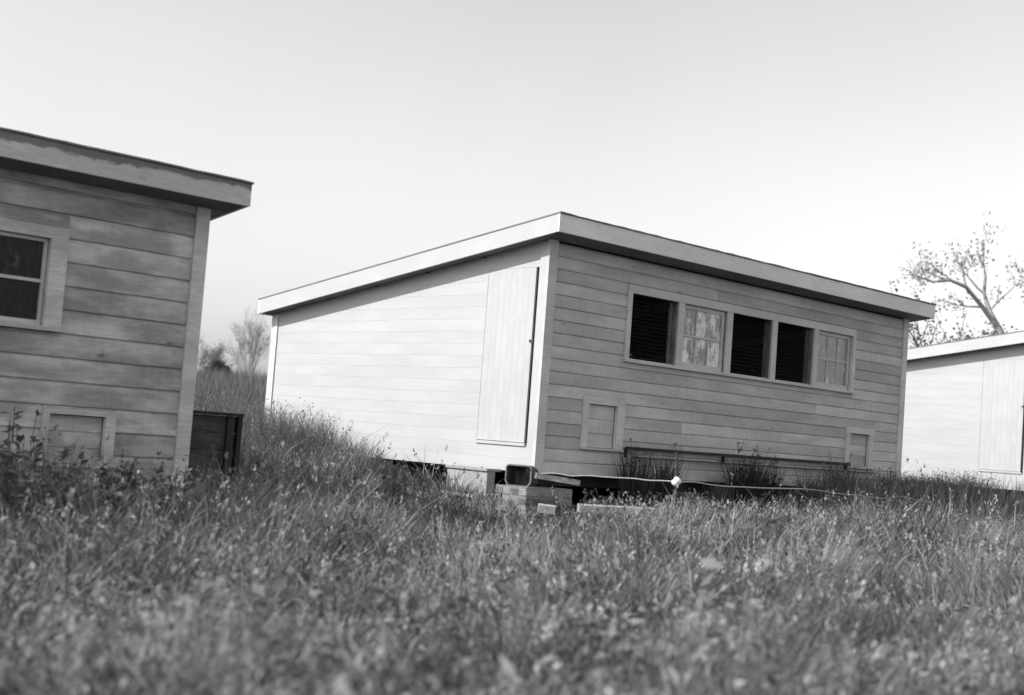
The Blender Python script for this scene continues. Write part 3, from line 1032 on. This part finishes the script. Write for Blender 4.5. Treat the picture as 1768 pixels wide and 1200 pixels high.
def blades(x, y, h, w, tone, lean, nseg, rng=RNG, z0=None, flow=False):
    n = len(x)
    z = gz(x, y) - 0.02 if z0 is None else z0
    a = rng.uniform(0, 2 * np.pi, n)
    side = np.stack([np.cos(a), np.sin(a), np.zeros(n)], 1)
    la = rng.uniform(0, 2 * np.pi, n)
    if flow:                      # neighbouring blades lie the same way
        la = vnoise(x * 1.1, y * 1.1, 71) * 9.0 + rng.normal(0, 0.8, n)
    ld = np.stack([np.cos(la), np.sin(la), np.zeros(n)], 1) * (lean * rng.uniform(0.2, 1.0, n))[:, None]
    base = np.stack([x, y, z], 1)
    V, per = [], 2 * nseg + 1
    for k in range(nseg):
        t = k / nseg
        c = base + ld * (h * t * t)[:, None] + np.array([0, 0, 1.0]) * (h * t * (1 - 0.25 * lean * t))[:, None]
        ww = (w * (1 - 0.75 * t ** 1.5))[:, None] * 0.5
        V += [c - side * ww, c + side * ww]
    V.append(base + ld * h[:, None] + np.array([0, 0, 1.0]) * (h * (1 - 0.25 * lean))[:, None])
    v = np.stack(V, 1).reshape(-1, 3)
    T = []
    for k in range(nseg - 1):
        T += [[2 * k, 2 * k + 1, 2 * k + 3], [2 * k, 2 * k + 3, 2 * k + 2]]
    T.append([2 * nseg - 2, 2 * nseg - 1, 2 * nseg])
    tris = (np.arange(n)[:, None, None] * per + np.array(T)[None]).reshape(-1, 3)
    return v, tris, np.repeat(tone, per)


def leaves(P, d, size, wid, tone, rng=RNG):
    """diamond leaves folded along the midrib; P base, d direction"""
    n = len(P)
    up = rng.normal(0, 0.5, (n, 3)) + np.array([0, 0, 1.0])
    s = np.cross(d, up); s /= np.linalg.norm(s, axis=1)[:, None] + 1e-9
    nr = np.cross(s, d)
    L = size[:, None]; Wd = (size * wid)[:, None]
    v = np.stack([P, P + d * L * 0.45 + s * Wd * 0.5 + nr * L * 0.06, P + d * L - nr * L * 0.14, P + d * L * 0.45 - s * Wd * 0.5 + nr * L * 0.06, P + d * L * 0.5], 1).reshape(-1, 3)
    k = np.arange(n)[:, None] * 5
    tris = np.concatenate([k + np.array(t) for t in ((0, 1, 4), (1, 2, 4), (2, 3, 4), (3, 0, 4))])
    return v, tris, np.repeat(tone, 5)


def merge(parts):
    vs, ts, tn, o = [], [], [], 0
    for v, t, c in parts:
        vs.append(v); ts.append(t + o); tn.append(c); o += len(v)
    return np.concatenate(vs), np.concatenate(ts), np.concatenate(tn)


def near_wall(x, y):
    """0..1: how close to the side walls, where the grass was never trodden or cut"""
    k = np.zeros_like(x)
    k = np.maximum(k, np.exp(-((x + 0.35) / 0.8) ** 2) * np.clip((y - 1.5) / 1.8, 0, 1) * (y < 7))
    k = np.maximum(k, np.clip(1 - np.abs(x + 2.0) / 1.6, 0, 1) * np.clip((y - 1.2) / 2.0, 0, 1))
    k = np.maximum(k, np.exp(-((y + 0.6) / 0.8) ** 2) * np.clip((x - 3.6) / 1.8, 0, 1) * np.clip((8.9 - x) / 0.9, 0, 1) * 0.8)
    return k


def grass_height(x, y):
    tuft = np.clip(vnoise(x * 1.9, y * 1.9, 24) - 0.45, 0, 1) * 2.0
    base = 0.13 + 0.15 * vnoise(x * 0.9, y * 0.9, 21) + 0.24 * tuft
    base *= np.interp(y, [-9, -5, -2, 0], [1.15, 1.0, 0.95, 0.95])
    front = np.exp(-((y + 0.5) / 1.0) ** 2) * np.clip((x + 1.6) / 0.8, 0, 1) * np.clip((4.6 - x) / 1.5, 0, 1)
    base *= 1 - 0.62 * front
    base += 0.42 * near_wall(x, y)
    left = np.clip((-2.2 - x) / 1.5, 0, 1) * np.clip((y + 3.5) / 2, 0, 1) * (y < 0.5)
    return base + 0.22 * left


def tone_field(x, y):
    k = 0.6 * vnoise(x * 1.2, y * 1.2, 31) + 0.4 * vnoise(x * 3.3, y * 3.3, 32)
    return 0.085 + 0.215 * np.clip((k - 0.22) / 0.56, 0, 1)


# short mixed meadow grass
x, y, r = scatter(230000, 2.0, 15.5, power=1.5)
gh = grass_height(x, y)
h = gh * RNG.uniform(0.5, 1.25, len(x))
tn = tone_field(x, y) * RNG.uniform(0.55, 1.6, len(x))
dry = RNG.random(len(x)) < 0.10 + 0.22 * vnoise(x * 0.9, y * 0.9, 33)
tn[dry] = RNG.uniform(0.24, 0.44, dry.sum())
h *= np.where(RNG.random(len(x)) < 0.12, 1.45, 1.0)
g = blades(x, y, h, RNG.uniform(0.004, 0.015, len(x)) * np.interp(r, [2, 8, 15], [1.0, 1.0, 1.4]), tn, 0.7, 3, flow=True)
o = add('meadow_grass', np_mesh('meadow_grass', *g, MAT['leaf']))
tag(o, 'rough mixed grass covering the ground before the sheds', 'grass', kind='stuff')

# broad leaved weeds growing through the grass
x, y, r = scatter(7500, 2.0, 14.0, power=1.3)
dens = vnoise(x * 0.8, y * 0.8, 41) + np.clip((-4.5 - x) / 5, -0.35, 0.5)
keep = RNG.random(len(x)) < np.clip(dens * 1.6 - 0.5, 0.05, 1)
x, y, r = x[keep], y[keep], r[keep]
hh = grass_height(x, y) * RNG.uniform(0.7, 1.3, len(x))
N = 11
px, py, ph, pr = np.repeat(x, N), np.repeat(y, N), np.repeat(hh, N), np.repeat(r, N)
t = RNG.uniform(0.25, 1.05, len(px))
la = RNG.uniform(0, 2 * np.pi, len(px))
el = RNG.uniform(-0.25, 0.95, len(px))
d = np.stack([np.cos(la) * np.cos(el), np.sin(la) * np.cos(el), np.sin(el)], 1)
P = np.stack([px + np.cos(la) * 0.012, py + np.sin(la) * 0.012, gz(px, py) + ph * t], 1)
ptone = np.repeat(tone_field(x, y) * RNG.uniform(0.6, 1.35, len(x)), N) * RNG.uniform(0.8, 1.25, len(px))
psize = np.repeat(RNG.uniform(0.5, 1.25, len(x)), N)
lv = leaves(P, d, RNG.uniform(0.035, 0.095, len(px)) * psize, RNG.uniform(0.2, 0.55, len(px)), ptone)
stm = blades(x, y, hh * 1.02, np.full(len(x), 0.005), tone_field(x, y) * 1.1, 0.12, 2)
o = add('broadleaf_weeds', np_mesh('broadleaf_weeds', *merge([lv, stm]), MAT['leaf']))
tag(o, 'low broad-leaved weeds mixed into the rough grass', 'weeds', kind='stuff')

# dry stalks with pale seed heads
x, y, r = scatter(14000, 2.0, 15.0, power=1.3)
xw = RNG.uniform(-0.4, 5.5, 700); yw = RNG.uniform(-1.7, -0.35, 700)
x, y = np.concatenate([x, xw]), np.concatenate([y, yw])
hh = np.maximum(grass_height(x, y) * RNG.uniform(0.9, 1.75, len(x)), np.where(np.arange(len(x)) >= len(x) - 700, RNG.uniform(0.16, 0.36, len(x)), 0))
tt = np.where(RNG.random(len(x)) < 0.4, RNG.uniform(0.06, 0.14, len(x)), RNG.uniform(0.2, 0.5, len(x)))
st_ = blades(x, y, hh, RNG.uniform(0.005, 0.013, len(x)), tt, 0.75, 3)
tipv = st_[0].reshape(-1, 7, 3)[:, 6]
M = 5
P = np.repeat(tipv, M, axis=0) + RNG.normal(0, 0.006, (len(x) * M, 3)) + np.stack([np.zeros(len(x) * M), np.zeros(len(x) * M), -RNG.uniform(0, 0.05, len(x) * M)], 1)
d = RNG.normal(0, 0.45, (len(P), 3)) + np.array([0, 0, 1.0]); d /= np.linalg.norm(d, axis=1)[:, None]
sh = leaves(P, d, RNG.uniform(0.015, 0.04, len(P)), RNG.uniform(0.3, 0.6, len(P)), np.repeat(tt * 1.1, M))
o = add('dry_stalks', np_mesh('dry_stalks', *merge([st_, sh]), MAT['leaf']))
tag(o, 'dry grass stalks with pale seed heads standing over the meadow', 'grass', kind='stuff')

# tall uncut growth along the side walls and between the sheds
xs_, ys_ = [], []
for x0, x1, y0, y1, per in ((-1.3, -0.05, 1.2, 7.0, 2600), (-3.85, -1.3, 1.0, 8.0, 1300), (3.6, 11.5, -2.0, 0.03, 3800), (7.2, 11.1, 0.03, 3.0, 2200)):
    n = int((x1 - x0) * (y1 - y0) * per)
    xs_.append(RNG.uniform(x0, x1, n)); ys_.append(RNG.uniform(y0, y1, n))
x, y = np.concatenate(xs_), np.concatenate(ys_)
ok = np.ones(len(x), bool)
for a, b_, c, d_ in BOX:
    ok &= ~((x > a) & (x < b_) & (y > c) & (y < d_))
x, y = x[ok], y[ok]
k = near_wall(x, y)
keep = RNG.random(len(x)) < k ** 0.8
x, y, k = x[keep], y[keep], k[keep]
h = (0.22 + 0.58 * k) * RNG.uniform(0.45, 1.2, len(x)) * (0.75 + 0.5 * vnoise(x * 1.7, y * 1.7, 52))
tt = (0.07 + 0.12 * vnoise(x * 2, y * 2, 51)) * np.where(x > 3, 1.5, 1.0) * RNG.uniform(0.6, 1.6, len(x))  # growth on the right toned lighter to offset the shed's shadow
top_ = RNG.random(len(x)) < 0.22
tt[top_] = RNG.uniform(0.12, 0.3, top_.sum()) * np.where(x[top_] > 3, 0.75, 1.0)
tl = blades(x, y, h, RNG.uniform(0.005, 0.011, len(x)), tt, 0.45, 3)
tipv = tl[0].reshape(-1, 7, 3)[:, 6][top_]
M = 7
P = np.repeat(tipv, M, axis=0) + RNG.normal(0, 0.014, (len(tipv) * M, 3)); P[:, 2] -= RNG.uniform(0, 0.16, len(P))
d = RNG.normal(0, 0.6, (len(P), 3)) + np.array([0, 0, 0.9]); d /= np.linalg.norm(d, axis=1)[:, None]
sh = leaves(P, d, RNG.uniform(0.012, 0.04, len(P)), RNG.uniform(0.25, 0.5, len(P)), np.repeat(tt[top_], M))
o = add('tall_grass', np_mesh('tall_grass', *merge([tl, sh]), MAT['leaf']))
tag(o, 'tall dark grass with feathery tops growing along the white shed walls', 'grass', kind='stuff')

# scrub on the far rise
x, y, r = scatter(110000, 15.5, 75.0, half=0.5, power=1.25)
h = (0.35 + 0.5 * vnoise(x * 0.25, y * 0.25, 61) + 0.25 * vnoise(x, y, 62)) * RNG.uniform(0.5, 1.3, len(x)) * np.interp(r, [15, 30, 60], [0.8, 1.0, 1.3])
tt = (0.09 + 0.12 * vnoise(x * 0.3, y * 0.3, 63)) * RNG.uniform(0.55, 1.5, len(x))
sc_ = blades(x, y, h, np.interp(r, [15, 75], [0.012, 0.05]) * RNG.uniform(0.6, 1.3, len(x)), tt, 0.3, 2)
o = add('far_scrub', np_mesh('far_scrub', *sc_, MAT['leaf']))
tag(o, 'tall dry scrub covering the far rise between the sheds', 'scrub', kind='stuff')


# ------------------------------------------------------------------ single weeds that stand out
def weed(x, y, h, nst, tone, label, seed, spread=0.12, leaf=0.045, nl=9, name='tall_weed', group=None, wid=0.35, nb=0):
    rng = np.random.default_rng(seed)
    root = bpy.data.objects.new(name, None); col.objects.link(root)
    z = float(gz(x, y))
    root.location = (x, y, z)
    b = MB(); Ps, ds, sz_ = [], [], []
    for k in range(nst):
        hk = h * rng.uniform(0.6, 1.05)
        a = rng.uniform(0, 2 * np.pi); o1 = rng.uniform(0.2, 1) * spread
        p0 = Vector((math.cos(a) * o1 * 0.25, math.sin(a) * o1 * 0.25, -0.03))
        p2 = Vector((math.cos(a) * o1, math.sin(a) * o1, hk))
        p1 = p0.lerp(p2, 0.5) + Vector((rng.uniform(-0.01, 0.01), rng.uniform(-0.01, 0.01), 0.02))
        b.tube([p0, p1, p2], [0.0045, 0.0036, 0.002], 4, False)
        for q in range(nl):
            s = rng.uniform(0.25, 1.0)
            p = p0.lerp(p1, s * 2) if s < 0.5 else p1.lerp(p2, s * 2 - 1)
            aa = rng.uniform(0, 2 * np.pi); e = rng.uniform(-0.1, 1.0)
            Ps.append(tuple(p)); ds.append((math.cos(aa) * math.cos(e), math.sin(aa) * math.cos(e), math.sin(e))); sz_.append(leaf * rng.uniform(0.5, 1.3))
    b.build('stem', MAT['weed_stem'], root)
    n_ = len(Ps)
    v, t_, c = leaves(np.array(Ps), np.array(ds), np.array(sz_), np.full(n_, wid), rng.uniform(tone * 0.7, tone * 1.4, n_), rng)
    parts = [(v, t_, c)]
    if nb:
        a = rng.uniform(0, 2 * np.pi, nb); q = spread * 0.8 * np.sqrt(rng.random(nb))
        parts.append(blades(np.cos(a) * q, np.sin(a) * q, h * rng.uniform(0.5, 1.05, nb), rng.uniform(0.007, 0.015, nb), tone * rng.uniform(0.6, 1.6, nb), 0.3, 3, rng, np.full(nb, -0.02)))
    add('foliage', np_mesh('foliage', *merge(parts), MAT['leaf']), root)
    tag(root, label, 'weed', group)
    return root


MAT['weed_stem'] = mat_plain('weed_stem', 0.07)
weed(1.3, -0.25, 0.86, 18, 0.05, 'dark weed clump at the wall below the hatch next to the corner brick pier', 1, 0.22, 0.05, 8, nb=230)
weed(1.72, -0.30, 0.78, 10, 0.06, 'thin dark weed at the wall just past the near hatch', 2, 0.16, 0.05, 7, nb=260)
weed(3.1, -0.35, 0.80, 22, 0.045, 'dense dark weed clump under the middle of the dark rail', 3, 0.26, 0.06, 10, nb=420)
weed(3.5, -0.35, 0.72, 14, 0.05, 'dark weed clump beside the dense one under the dark rail', 4, 0.2, 0.06, 10, nb=300)
weed(4.1, -0.55, 0.62, 10, 0.09, 'pale grassy weed clump between the dense dark clump and the tall feathery weed', 15, 0.24, 0.05, 8, nb=160)
weed(2.4, -0.5, 0.5, 8, 0.10, 'short pale weed clump by the brick pier behind the stake', 16, 0.22, 0.05, 8, nb=120)
weed(4.9, -0.45, 0.85, 9, 0.075, 'tall feathery weed at the wall before the far hatch', 5, 0.2, 0.045, 14, nb=260)
weed(6.1, -0.5, 0.66, 18, 0.08, 'bushy weed in front of the far hatch', 6, 0.28, 0.05, 12, nb=260)
weed(7.5, -0.2, 0.62, 16, 0.07, 'bushy weed at the shed corner beside the white shed', 7, 0.3, 0.05, 12, nb=300)
weed(-3.35, -0.55, 0.70, 1, 0.16, 'single pale upright stalk before the dark crate', 8, 0.05, 0.07, 16, wid=0.4)
LW = 'leafy weed growing against the front of the weathered shed'
for k, (x, y, h, lab) in enumerate(((-5.3, -0.6, 0.78, LW), (-5.75, -0.9, 0.98, LW), (-4.75, -0.7, 0.62, LW), (-4.25, -0.5, 0.52, LW), (-6.05, -0.7, 1.1, LW), (-6.3, -1.1, 1.0, LW),
                                    (-5.55, -0.5, 0.95, LW), (-5.05, -0.9, 0.66, LW), (-4.55, -1.0, 0.56, LW), (-5.9, -1.5, 0.8, LW),
                                    (-2.9, -0.7, 0.52, 'pale leafy weed in the shade before the dark crate'),
                                    (-2.2, -0.5, 0.55, 'pale leafy weed standing in the shade between the sheds'))):
    weed(x, y, h, 9, 0.15, lab, 20 + k, 0.22, 0.075, 18, wid=0.55, name='leafy_weed', group='leafy weeds by the weathered shed')
